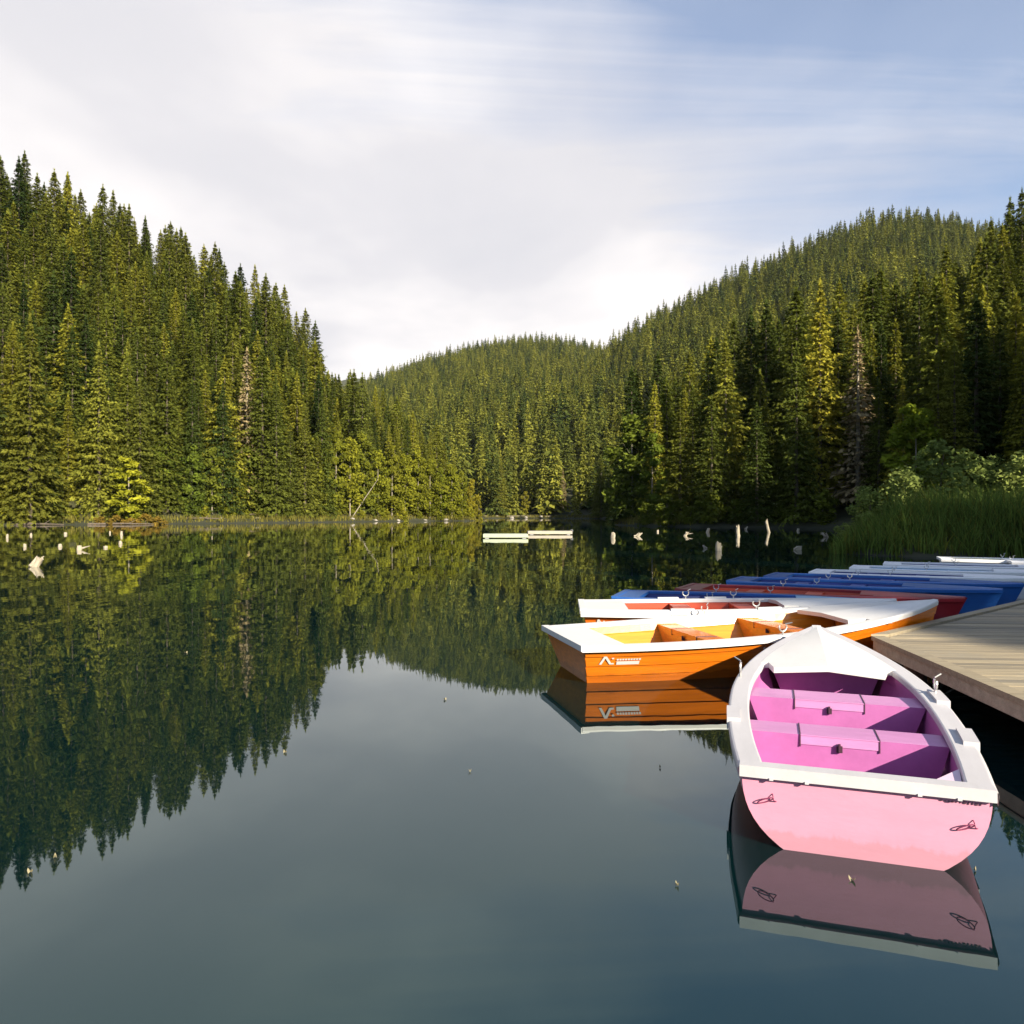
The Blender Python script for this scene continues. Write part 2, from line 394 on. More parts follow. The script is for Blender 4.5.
def tree(name, crown, trunk, x, y, s, rz, label, cat, group=None, tint=None, sxy=None, z=None):
    e = empty(name, (x, y, float(gz([x], [y])[0]) - .15 if z is None else z), rz); e.scale = ((sxy or s), (sxy or s), s)
    tag(e, label, cat, group)
    for nm, me in (('crown', crown), ('trunk', trunk)):
        if me is None: continue
        o = bpy.data.objects.new(nm, me); C.objects.link(o); o.parent = e
        if tint and nm == 'crown': o.color = (*tint, 1)
    return e

# ------------------------------------------------------------------ forest layout
def jgrid(x0, x1, y0, y1, st):
    xs, ys = np.meshgrid(np.arange(x0, x1, st), np.arange(y0, y1, st))
    x = xs.ravel() + RNG.uniform(-.45, .45, xs.size) * st; y = ys.ravel() + RNG.uniform(-.45, .45, xs.size) * st
    return x, y
HERO = [  # px, depth, height, kind, label
    (30, 131, 36, 'spruce_gold', 'golden olive spruce standing alone in front at the far left shore'),
    (247, 170, 35, 'dead', 'bare grey brown dead spruce among green trees on the left hillside'),
    (858, 104, 26, 'dead', 'dead spruce with bare pale branches on the right hillside'),
    (820, 112, 33, 'spruce_gold', 'slender sunlit golden spruce in the dark stand on the right shore'),
    (1000, 92, 21, 'spruce_gold', 'sunlit golden green spruce above the willow at the right edge'),
    (903, 96, 18, 'spruce_gold', 'small spruce with a sunlit yellow tip right of the dead spruce'),
    (1004, 205, 33, 'spruce_dark', 'dark spruce rising highest against the blue sky at the right edge'),
    (501, 366, 28, 'spruce_gold', 'pale sunlit spruce on the far shore, behind the left raft'),
    (563, 372, 20, 'dead', 'pale straw coloured dead conifer on the far shore above the right raft'),
]
hx = np.array([(h[0] - 512) / F * h[1] for h in HERO]); hy = np.array([h[1] for h in HERO])
near = jgrid(-230, 210, 60, 345, 5.3); back = jgrid(14, 190, -210, 60, 5.6)
X = np.r_[near[0], back[0]]; Y = np.r_[near[1], back[1]]
S = lake_s(X, Y); PXa = 512 + F * X / np.maximum(Y, 30)
keep = (S > np.where(X > 15, 1.0, 2.0)) & ~((X > 29) & (Y > -26) & (Y < 48)) & (np.min(np.hypot(X[:, None] - hx, Y[:, None] - hy), 1) > 3.0)
keep &= ~((np.hypot(X - 27, Y - 40) < 17) & (X > 8))          # open reed bank
keep &= ~((Y > 60) & ((PXa < -260) | (PXa > 1330)) & (X < 60)) 
keep &= ~((PXa > 140) & (PXa < 490) & (X < 0) & (S < 4))      # front strip belongs to the broadleaf trees
keep &= ~((X < 0) & (Y < 90))
keep &= ~((X > 8) & (Y > 20) & (Y < 84) & (PXa < 1120))       # open ground behind the willows
for h in HERO:
    if h[1] < 200: keep &= ~((np.abs(PXa - h[0]) < (9 if h[3] == 'dead' else 7)) & (Y < h[1]) & (Y > 60))
X, Y, S = X[keep], Y[keep], S[keep]
Hh = np.clip(RNG.normal(28, 4.6, len(X)), 16, 38); Hh = np.where(S < 5, Hh * RNG.uniform(.6, 1.0, len(X)), Hh)
Hh = np.where((Y > 300), Hh * .85, Hh); Hh = np.where((X > 0) & (Y > 60) & (Y < 160), Hh * .88, Hh)
PXa = 512 + F * X / np.maximum(Y, 30)
Hh = np.where((PXa > 330) & (PXa < 500) & (X < 0), Hh * np.interp(PXa, [330, 420, 490], [1, .9, .7]), Hh)
Z = gz(X, Y)
fx = jgrid(-700, 1300, 345, 1640, 11.5); FX, FY = fx
u = FX / FY; k = (u > -.42) & (u < .92) & (lake_s(FX, FY) > 3) & (FY > 345)
FX, FY = FX[k], FY[k]; FZ = gz(FX, FY); FH = np.clip(RNG.normal(30, 7, len(FX)), 14, 44)
# what can be seen: front-to-back skyline in columns
allx = np.r_[X, FX]; ally = np.r_[Y, FY]; allz = np.r_[Z, FZ]; allh = np.r_[Hh, FH]; nN = len(X)
order = np.argsort(ally); sky = np.full(1800, 9999.); vis = np.zeros(len(allx)); top_over = np.zeros(len(allx)); hid = np.full(len(allx), 999.)
for i in order:
    if ally[i] < 20: continue
    d = ally[i]; px = 512 + F * allx[i] / d + 300; top = HY - F * (allz[i] + allh[i] - CH) / d; bot = HY - F * (allz[i] - CH) / d
    hw = max(1., F * 3.4 / d)
    a, b = int(px - hw * .6), int(px + hw * .6) + 1
    if b < 1 or a > 1798: continue
    a = max(a, 0); cols = np.arange(a, min(b, 1799))
    if not len(cols): continue
    prof = top + (bot - top) * np.abs(cols - px) / hw * .9
    gain = np.clip(np.minimum(sky[cols], bot) - prof, 0, None)
    inside = (cols > 300) & (cols < 1324)
    vis[i] = gain[inside].sum(); hid[i] = np.min(prof - sky[cols])
    sky[cols] = np.minimum(sky[cols], prof)
skyline = np.zeros(len(allx), bool)
for i in np.where(vis > 0)[0]:
    d = ally[i]; c = int(512 + F * allx[i] / d + 300)
    top = HY - F * (allz[i] + allh[i] - CH) / d
    if abs(top - sky[min(max(c, 0), 1798)]) < 1.0: skyline[i] = True
cand = np.where((np.arange(len(allx)) < nN) & (vis > 0))[0]
cand = cand[np.argsort(-vis[cand])][:291]
indiv = set(cand.tolist())

TONE = [((.78, .86, .80), 'dark green'), ((1.0, 1.02, .95), 'green'), ((1.22, 1.18, .9), 'olive green')]
for i in cand:
    x, y, s = allx[i], ally[i], allh[i] / 30; px = 512 + F * x / y
    tone = TONE[int(RNG.choice(3, p=[.3, .3, .4]))]
    left = x < 0 and px < 500; sh = float(lake_s([x], [y])[0])
    if y > 300: where, grp = 'on the far shore at the head of the lake', 'far shore spruces'
    elif left:
        where = 'on the left ridge with its tip against the sky' if skyline[i] else ('in the front row on the left shore' if sh < 12 else 'part way up the left hillside')
        grp = 'left hill spruces'
    else:
        where = 'on the right ridge with its tip against the sky' if skyline[i] else ('at the foot of the dark right shore' if sh < 12 else 'on the shaded right hillside')
        grp = 'right hill spruces'
    size = 'tall' if allh[i] > 28 else 'shorter'
    m = SPR[int(RNG.integers(6))]
    tree('spruce_tree', m[0], m[1], x, y, s, RNG.uniform(0, 6.28), f'{size} {tone[1]} spruce {where}', 'spruce', f'{size} {tone[1]} {grp} {where.split(",")[0]}', tone[0], s * RNG.uniform(.85, 1.15))
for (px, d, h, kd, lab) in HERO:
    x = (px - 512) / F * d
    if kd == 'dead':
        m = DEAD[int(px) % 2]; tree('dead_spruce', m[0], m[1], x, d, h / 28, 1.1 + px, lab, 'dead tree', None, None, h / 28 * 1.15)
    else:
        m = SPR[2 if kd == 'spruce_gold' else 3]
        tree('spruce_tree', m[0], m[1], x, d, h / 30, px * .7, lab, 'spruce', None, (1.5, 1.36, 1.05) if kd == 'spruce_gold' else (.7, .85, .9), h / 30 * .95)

# rest of the forest: one object that instances the same meshes
rest = np.array([i for i in range(len(allx)) if i not in indiv and (i < nN or hid[i] < 14)])
def forest(name, idx, lab):
    protos = bpy.data.collections.new(name + '_kinds')
    for j, me in enumerate([s[2] for s in SPR] + FAR):
        protos.objects.link(bpy.data.objects.new('kind_%02d' % j, me))
    me = bpy.data.meshes.new(name); n = len(idx); me.vertices.add(n)
    co = np.stack([allx[idx], ally[idx], allz[idx] - .2], 1).astype(np.float32); me.vertices.foreach_set('co', co.ravel())
    isn = (idx < nN) & (ally[idx] < 400)
    ki = np.where(isn, RNG.integers(0, 6, n), 6 + RNG.integers(0, 5, n)); sz = allh[idx] / np.where(isn, 30, 26)
    wd = sz * RNG.uniform(.85, 1.2, n)
    a = me.attributes.new('kind_id', 'INT', 'POINT'); a.data.foreach_set('value', ki.astype(np.int32))
    a = me.attributes.new('size', 'FLOAT_VECTOR', 'POINT'); a.data.foreach_set('vector', np.stack([wd, wd, sz], 1).astype(np.float32).ravel())
    a = me.attributes.new('turn', 'FLOAT_VECTOR', 'POINT'); a.data.foreach_set('vector', np.stack([RNG.normal(0, .02, n), RNG.normal(0, .02, n), RNG.uniform(0, 6.28, n)], 1).astype(np.float32).ravel())
    o = bpy.data.objects.new(name, me); C.objects.link(o); tag(o, lab, 'forest', None, 'stuff')
    ng = bpy.data.node_groups.new(name, 'GeometryNodeTree')
    ng.interface.new_socket('Geometry', in_out='INPUT', socket_type='NodeSocketGeometry'); ng.interface.new_socket('Geometry', in_out='OUTPUT', socket_type='NodeSocketGeometry')
    gi = ng.nodes.new('NodeGroupInput'); go = ng.nodes.new('NodeGroupOutput'); ip = ng.nodes.new('GeometryNodeInstanceOnPoints')
    ci = ng.nodes.new('GeometryNodeCollectionInfo'); ci.inputs['Collection'].default_value = protos
    ci.inputs['Separate Children'].default_value = True; ci.inputs['Reset Children'].default_value = True
    def at(nm, dt):
        q = ng.nodes.new('GeometryNodeInputNamedAttribute'); q.data_type = dt; q.inputs['Name'].default_value = nm; return q.outputs['Attribute']
    lk = ng.links.new
    lk(gi.outputs[0], ip.inputs['Points']); lk(ci.outputs[0], ip.inputs['Instance']); ip.inputs['Pick Instance'].default_value = True
    lk(at('kind_id', 'INT'), ip.inputs['Instance Index']); lk(at('size', 'FLOAT_VECTOR'), ip.inputs['Scale'])
    er = ng.nodes.new('FunctionNodeEulerToRotation'); lk(at('turn', 'FLOAT_VECTOR'), er.inputs[0]); lk(er.outputs[0], ip.inputs['Rotation'])
    lk(ip.outputs[0], go.inputs[0])
    md = o.modifiers.new('forest', 'NODES'); md.node_group = ng
forest('conifer_forest', rest, 'dense spruce forest covering the hills behind the lake')
print('near', nN, 'far', len(FX), 'rest', len(rest), 'indiv', len(indiv))

# ------------------------------------------------------------------ broadleaf trees and shrubs
br = leaf_pair(301, M['leaf_bright'], M['pale_bark'], .22, H=13., Rx=3.8, z0=.18, lobes=18, per=190, leaf=.40, flat=.38)
tree('broadleaf_tree', br[0], br[1], (129 - 512) / F * 136, 136, 1.0, .4, 'bright yellow green broadleaf tree standing out at the left waterline', 'tree')
LF = [leaf_pair(310 + i, M['leaf_mid'], M['pale_bark'], .17, H=15., Rx=[4.2, 3.6, 4.8, 3.2][i], z0=.12, lobes=17, per=170, leaf=.42, flat=.7) for i in range(4)]
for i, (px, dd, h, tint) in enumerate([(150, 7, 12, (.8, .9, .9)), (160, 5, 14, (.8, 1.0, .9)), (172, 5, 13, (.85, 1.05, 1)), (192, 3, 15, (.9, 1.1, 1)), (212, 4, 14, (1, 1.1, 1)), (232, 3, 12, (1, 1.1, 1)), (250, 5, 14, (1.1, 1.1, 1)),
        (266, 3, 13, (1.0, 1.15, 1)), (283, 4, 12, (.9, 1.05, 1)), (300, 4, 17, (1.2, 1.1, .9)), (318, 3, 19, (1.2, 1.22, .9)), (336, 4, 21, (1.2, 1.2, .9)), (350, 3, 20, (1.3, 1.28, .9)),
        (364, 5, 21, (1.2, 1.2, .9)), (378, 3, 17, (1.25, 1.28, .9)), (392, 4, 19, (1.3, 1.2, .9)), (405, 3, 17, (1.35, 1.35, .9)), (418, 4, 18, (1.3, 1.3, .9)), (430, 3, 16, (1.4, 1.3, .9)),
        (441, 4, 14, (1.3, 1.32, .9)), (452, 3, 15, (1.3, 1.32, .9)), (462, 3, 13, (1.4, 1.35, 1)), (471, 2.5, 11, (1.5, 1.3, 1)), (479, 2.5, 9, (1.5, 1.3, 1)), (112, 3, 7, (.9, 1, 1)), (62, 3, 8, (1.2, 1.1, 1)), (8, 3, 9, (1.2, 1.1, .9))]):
    d = float(I(px, *L_S)) + dd; m = LF[i % 4]
    for _ in range(12):
        if lake_s([(px - 512) / F * d], [d])[0] > 1.5: break
        d += 1
    if px < 300: lab, grp = 'green broadleaf tree with a rounded crown at the left shoreline below the spruces', 'green broadleaf trees on the left shore'
    elif px < 400: lab, grp = 'tall yellow green broadleaf tree where the left shore bends away', 'tall yellow green shore trees'
    else: lab, grp = 'small yellowish broadleaf tree near the tip of the left shore', 'small yellowish trees on the point'
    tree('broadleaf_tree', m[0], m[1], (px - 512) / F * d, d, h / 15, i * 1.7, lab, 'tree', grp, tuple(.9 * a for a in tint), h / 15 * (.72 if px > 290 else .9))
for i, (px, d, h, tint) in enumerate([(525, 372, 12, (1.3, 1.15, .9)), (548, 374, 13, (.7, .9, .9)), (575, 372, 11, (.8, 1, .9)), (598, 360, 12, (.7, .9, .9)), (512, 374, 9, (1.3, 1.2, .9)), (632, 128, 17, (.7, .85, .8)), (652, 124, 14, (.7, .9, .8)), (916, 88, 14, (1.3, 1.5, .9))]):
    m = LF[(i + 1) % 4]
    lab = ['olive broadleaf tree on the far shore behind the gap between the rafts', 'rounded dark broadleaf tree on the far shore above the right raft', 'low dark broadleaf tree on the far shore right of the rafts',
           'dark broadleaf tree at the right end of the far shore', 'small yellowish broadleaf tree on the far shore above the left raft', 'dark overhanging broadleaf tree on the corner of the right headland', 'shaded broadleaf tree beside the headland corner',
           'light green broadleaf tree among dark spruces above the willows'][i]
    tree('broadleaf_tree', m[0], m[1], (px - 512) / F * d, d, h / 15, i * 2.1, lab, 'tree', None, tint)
# golden shrubs on the left shore
sh = [leaf_pair(340 + i, M['leaf_gold'], M['bark'], .06, H=3.2, Rx=2.2, z0=.05, lobes=9, per=120, leaf=.22, flat=.7) for i in range(2)]
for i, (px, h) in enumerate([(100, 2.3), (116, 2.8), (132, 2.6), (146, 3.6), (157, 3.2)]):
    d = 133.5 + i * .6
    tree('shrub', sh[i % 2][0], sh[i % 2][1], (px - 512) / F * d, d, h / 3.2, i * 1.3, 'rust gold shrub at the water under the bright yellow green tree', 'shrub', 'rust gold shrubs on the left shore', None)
gs = leaf_pair(350, M['leaf_mid'], M['bark'], .05, H=3., Rx=2.4, z0=.03, lobes=9, per=120, leaf=.24, flat=.7)
for i, px in enumerate([8, 28, 50, 74, 205, 228, 246, 262, 288, 312, 338, 362, 384, 402, 420, 440, 458, 470]):
    d = float(I(px, *L_S)) + 1.5
    for _ in range(12):
        if lake_s([(px - 512) / F * d], [d])[0] > .8: break
        d += .7
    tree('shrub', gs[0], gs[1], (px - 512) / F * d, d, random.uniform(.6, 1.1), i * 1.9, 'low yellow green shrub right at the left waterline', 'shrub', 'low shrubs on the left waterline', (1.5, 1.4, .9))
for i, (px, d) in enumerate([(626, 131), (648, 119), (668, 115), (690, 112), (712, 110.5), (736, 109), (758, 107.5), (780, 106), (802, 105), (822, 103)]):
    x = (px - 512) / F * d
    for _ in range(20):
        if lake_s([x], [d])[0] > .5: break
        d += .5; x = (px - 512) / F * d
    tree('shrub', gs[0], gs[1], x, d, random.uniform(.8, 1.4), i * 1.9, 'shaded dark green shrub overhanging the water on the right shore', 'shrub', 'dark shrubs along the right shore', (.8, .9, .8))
# willows on the right bank
wl = [leaf_pair(360 + i, M['leaf_willow'], M['bark'], .07, H=5.2, Rx=2.5, z0=.06, lobes=15, per=170, leaf=.17, flat=.8) for i in range(3)]
for i, (px, d, h, lab) in enumerate([(868, 38, 2.9, 'small round willow bush at the left end of the reed bank'), (905, 42, 4.1, 'sage green willow bush behind the reeds, next to the small round bush'),
        (938, 46, 6.2, 'tallest sage green willow bush behind the reeds'), (985, 47, 4.6, 'willow bush behind the reeds below the golden spruce at the right edge'), (1022, 45, 4.4, 'willow bush cut by the right edge of the photo'), (845, 36.5, 1.5, 'low spreading willow bush leaning over the water at the reed tip')]):
    tree('willow_bush', wl[i % 3][0], wl[i % 3][1], (px - 512) / F * d, d, h / 5.2, i * 1.1, lab, 'bush', None, (1.15, 1.15, 1.1))

# ------------------------------------------------------------------ reeds and shore grass (uncountable)
def blades(name, pts, h0, h1, wdt, mat, lab, cat, bend=.35, hmul=None, dry=0.):
    g = np.random.default_rng(5); n = len(pts); h = g.uniform(h0, h1, n) * (1 if hmul is None else hmul); a = g.uniform(0, 6.28, n); b = g.uniform(0, bend, n) * h; yaw = g.uniform(0, 3.14, n)
    base = np.array(pts); wv = np.stack([np.cos(yaw), np.sin(yaw), 0 * yaw], 1) * wdt
    dr = np.stack([np.cos(a), np.sin(a), 0 * a], 1) * b[:, None]; up = np.stack([0 * h, 0 * h, h], 1)
    m = base + dr * .3 + up * .55; t = base + dr + up
    V = np.stack([base - wv, base + wv, m + wv * .9, t, m - wv * .9], 1).reshape(-1, 3); k = np.arange(n) * 5
    Q = np.concatenate([np.stack([k, k + 1, k + 2, k + 4], 1), np.stack([k + 4, k + 2, k + 3, k + 3], 1)])
    V = V.copy()
    # last quad is a triangle: nudge its doubled corner
    ex = V.reshape(n, 5, 3)[:, 3, :] + wv * .15
    V = np.concatenate([V, ex]); e = 5 * n + np.arange(n)
    Q[n:, 3] = k + 3; Q[n:, 2] = e
    cl = g.random(n); mi = (g.random(n) < dry).astype(int); me = np_mesh(name, V, Q, [mat, M['drygrass']], np.r_[mi, mi], attr=np.r_[cl, cl])
    o = bpy.data.objects.new(name, me); C.objects.link(o); tag(o, lab, cat, None, 'stuff')
pts = []
for _ in range(60000):
    x = random.uniform(13.5, 44); y = random.uniform(27.5, 43); 
    pts.append((x, y))
pts = np.array(pts); s = lake_s(pts[:, 0], pts[:, 1]); k = (s > -.4) & (s < 7) & (pts[:, 0] < pts[:, 1] * .86)
k &= RNG.random(len(pts)) < np.interp(s, [-.4, 2, 7], [.9, .75, .4])
pts = pts[k][:14000]; z = np.maximum(gz(pts[:, 0], pts[:, 1]), -.1)
pn = pts[:, 0] * .55 + pts[:, 1] * .3; hm = (.82 + .16 * np.sin(pn * 2.1) + .12 * np.sin(pn * 5.3 + pts[:, 1])) * np.interp(pts[:, 0], [14, 18, 22], [.45, .85, 1]) * np.interp(lake_s(pts[:, 0], pts[:, 1]), [-.4, 1], [.6, 1])
blades('reeds', np.c_[pts, z], 1.2, 2.6, .024, M['reed'], 'tall green reeds on the right bank behind the white boats', 'reeds', .7, hm, .24)
g = []
for i in range(len(LAKE)):
    a, b = LAKE[i], LAKE[(i + 1) % len(LAKE)]
    if a[1] > 95 and a[0] < 20 and a[1] < 365:
        n = int(np.hypot(*(b - a)) * 26)
        for _ in range(n):
            t = random.random(); p = a + (b - a) * t; nn = np.array((-(b - a)[1], (b - a)[0])); nn /= np.hypot(*nn) + 1e-9
            p = p + nn * random.uniform(.1, 3.2) * 1.0; g.append(p)
g = np.array(g); s = lake_s(g[:, 0], g[:, 1]); g2 = g[s > .05]
if len(g2) < len(g) * .4:
    g2 = g[s <= .05]
z = gz(g2[:, 0], g2[:, 1])
blades('shore_grass', np.c_[g2, z], .35, 1.15, .07, M['drygrass'], 'strip of yellowed grass along the far waterline', 'grass', .5)

# ------------------------------------------------------------------ stumps, logs, rocks
def wl_pt(px, py): d = F * CH / (py - HY); return (px - 512) / F * d, d
def stump(name, px, py, h, r, lean, az, lab, cat, group=None, prongs=0, jag=.25):
    x, y = wl_pt(px, py); mb = MB(); n = 9; g = np.random.default_rng(int(px * 7 + py)); rings = []
    dx, dy = math.cos(az) * lean, math.sin(az) * lean
    for i, t in enumerate((0, .25, .5, .75, 1.)):
        ring = []
        for j in range(n):
            a = 6.283 * j / n; rr = r * (1.25 - .35 * t) * g.uniform(.82, 1.15)
            zz = -.35 + (h + .35) * t + (g.uniform(-jag, jag) * h if t == 1 else 0)
            ring.append((rr * math.cos(a) + dx * t * h, rr * math.sin(a) + dy * t * h, zz))
        ring.append(ring[0]); rings.append(ring)
    mb.grid(rings)
    mb.add(rings[-1][:-1] + [(dx * h, dy * h, h * .8)], [(j, (j + 1) % n, n) for j in range(n)])
    for k in range(prongs):
        a = az + g.uniform(-1.4, 1.4); l = h * g.uniform(1.0, 2.0)
        mb.tube([(0, 0, .02), (math.cos(a) * l * .6, math.sin(a) * l * .3, h * g.uniform(.3, .7)), (math.cos(a) * l * 1.3, math.sin(a) * l * .5, h * g.uniform(.6, 1.3))], [r * .6, r * .4, r * .12], 5)
    o = mb.build(name, M['deadwood']); o.location = (x, y, 0); tag(o, lab, cat, group); return o
SG = 'pale stumps in front of the dark right shore'
for a in [(613, 538, .38, .17, .0, 0, 'short pale stump in the water just right of the two rafts', 0), (634, 536.5, .28, .14, 2.2, .2, 'low pale root leaning right beside the short stump near the rafts', 1),
          (657.5, 532, .22, .12, .2, 1, 'tiniest pale stump dot in the dark water right of the leaning root', 0), (684, 536, .30, .10, .8, .1, 'branched grey driftwood root sticking out of the dark water', 5),
          (706.5, 532.5, .42, .15, .5, 0, 'small curved pale stump above a forked branch in the dark water', 0), (707, 548.5, .16, .06, 1.2, 3, 'thin forked branch in the water beside the broad jagged stump', 2),
          (719, 551, .40, .15, .2, 2, 'broad jagged pale stump in front of the row of stumps', 1), (738, 536, .80, .16, 0, 0, 'upright square topped pale post in the dark water', 0),
          (745, 529.5, .32, .09, 1.0, .4, 'small bent stick just right of the upright pale post', 1), (770, 532.5, 1.15, .13, -.35, 0, 'tall leaning pale snag in the dark water near the reeds', 0),
          (797, 531, .26, .15, .6, 0, 'small grey stump between the leaning snag and the reeds', 0), (795, 550, .18, .16, 1.2, 0, 'flat grey driftwood lump floating low near the blue boats', 2), (828, 537, .36, .09, 1.2, 2.9, 'pale forked driftwood branch at the tip of the reeds', 6)]:
    stump('tree_stump', a[0], a[1], a[2], a[3], a[4], a[5], a[6], 'stump', SG, a[7])
for a in [(30, 567, .62, .17, 1.0, .35, 'large weathered stump leaning right in the water near the left edge', 2), (7, 538, .55, .12, .1, 0, 'pale post in the water cut close to the left edge', 0), (25, 547, .32, .13, 0, 0, 'small white stump behind the large leaning stump', 0),
          (31, 535.5, .40, .14, 0, 0, 'tiny pale stump close to the left shore', 0), (60, 547, .30, .16, 0, 0, 'round pale stump between the leaning stump and the golden shrubs', 0), (65.5, 534.5, .36, .2, 0, 0, 'pale stump near the left shoreline above the round stump', 0),
          (78.5, 550, .46, .16, .2, 0, 'stout grey stump with its reflection left of the golden shrubs', 1), (105.5, 548, .22, .16, 0, 0, 'low flat stump in the water below the golden shrubs', 0), (110, 533.5, .40, .12, 0, 0, 'thin pale stump standing at the golden shrubs', 0),
          (121.5, 535, .62, .15, 0, 0, 'taller pale stump below the bright yellow green tree', 0), (120.5, 544, .35, .16, 0, 0, 'squat pale stump in front of the taller one below the bright tree', 0)]:
    stump('tree_stump', a[0], a[1], a[2] * .5, a[3] * .68, a[4], a[5], a[6], 'stump', 'pale stumps off the left shore', a[7])
for i, (px, d, L, az, tl, lab) in enumerate([(88, 132.5, 11, .1, 0, 'long pale log lying along the left waterline by the golden shrubs'), (12, 128, 9, -.05, 0, 'brown log on the waterline at the left edge'), (182, 150, 7, .2, 0, 'weathered log at the waterline right of the golden shrubs'),
        (240, 165, 7, .5, 0, 'pale log on the little grassy landing of the left shore'), (352, 189, 12, .6, .95, 'bare leaning trunk slanting over the left shore trees'), (505, 363, 14, 0, 0, 'long pale log on the far shoreline behind the rafts'), (545, 362, 10, .1, 0, 'short pale log on the far shoreline')]):
    x = (px - 512) / F * d; mb = MB(); c, s_ = math.cos(az) * math.cos(tl), math.sin(az) * math.cos(tl)
    mb.tube([(0, 0, 0), (c * L * .5, s_ * L * .5, math.sin(tl) * L * .5 + .1), (c * L, s_ * L, math.sin(tl) * L)], [.13, .10, .05] if tl else [.2, .16, .08], 7)
    mb.tube([(c * L * .6, s_ * L * .6, math.sin(tl) * L * .6), (c * L * .7, s_ * L * .7 + .4, math.sin(tl) * L * .65 + .7)], [.08, .03], 5)
    o = mb.build('fallen_log', M['bark'] if i < 4 else M['pale_bark']); o.location = (x, d, max(.12, float(gz([x], [d])[0]) + .1)); tag(o, lab, 'log')
def rock(px, d, r, lab, group):
    g = np.random.default_rng(int(px * 13)); mb = MB(); rows = []
    for i in range(6):
        th = math.pi * i / 5; rows.append([])
        for j in range(8):
            a = 6.283 * j / 8; k = g.uniform(.75, 1.15) if 0 < i < 5 else 1
            rows[-1].append((r * k * math.sin(th) * math.cos(a) * 1.4, r * k * math.sin(th) * math.sin(a), r * .7 * math.cos(th)))
        rows[-1].append(rows[-1][0])
    mb.grid(rows); o = mb.build('shore_rock', M['rock']); x = (px - 512) / F * d; o.location = (x, d, max(.05, float(gz([x], [d])[0]))); tag(o, lab, 'rock', group)
for i, px in enumerate([205, 222, 258, 296, 330, 352, 375, 398, 425, 446, 485, 497, 512, 526, 541, 556, 572]):
    d = float(I(px, *L_S)) if px < 480 else 362
    for _ in range(30):
        if lake_s([(px - 512) / F * d], [d])[0] > .15: break
        d += .5
    rock(px, d, .5 if px < 480 else .8, 'grey boulder on the left waterline' if px < 480 else 'pale boulder on the far waterline behind the rafts', 'left shore boulders' if px < 480 else 'far shore boulders')

# ------------------------------------------------------------------ rafts
for (px, py, L, mt, lab) in [(505.5, 538, 3.35, 'raft_a', 'pale green floating raft, the left one of the pair in the middle of the lake'), (549.5, 534.5, 3.9, 'raft_b', 'weathered wooden floating raft right of the pale green one')]:
    x, y = wl_pt(px, py); e = empty('raft', (x, y, 0), .02); tag(e, lab, 'raft', 'floating rafts')
    mb = MB()
    for i in range(9): mb.box((0, -.85 + i * .212, .30), (L, .2, .045))
    mb.build('deck', M[mt], e)
    mb = MB(); mb.box((0, -.97, .19), (L * 1.01, .05, .25)); mb.box((0, .97, .19), (L * 1.01, .05, .25)); mb.box((-L * .5, 0, .19), (.05, 1.88, .2)); mb.box((L * .5, 0, .19), (.05, 1.88, .2)); mb.build('frame', M[mt], e)
    for sx in (-1, 1):
        mb = MB(); mb.tube([(sx * L * .42, -.9, .06), (sx * L * .42, .9, .06)], .16, 10); mb.build('float', M['greywhite'], e)
    if mt == 'raft_b':
        mb = MB(); mb.tube([(L / 2 - .1, -.7, .3), (L / 2 - .1, -.7, .42), (L / 2 + .08, -.7, .42), (L / 2 + .08, -.7, .3)], .03, 5); mb.build('ring_handle', M['steel'], e)

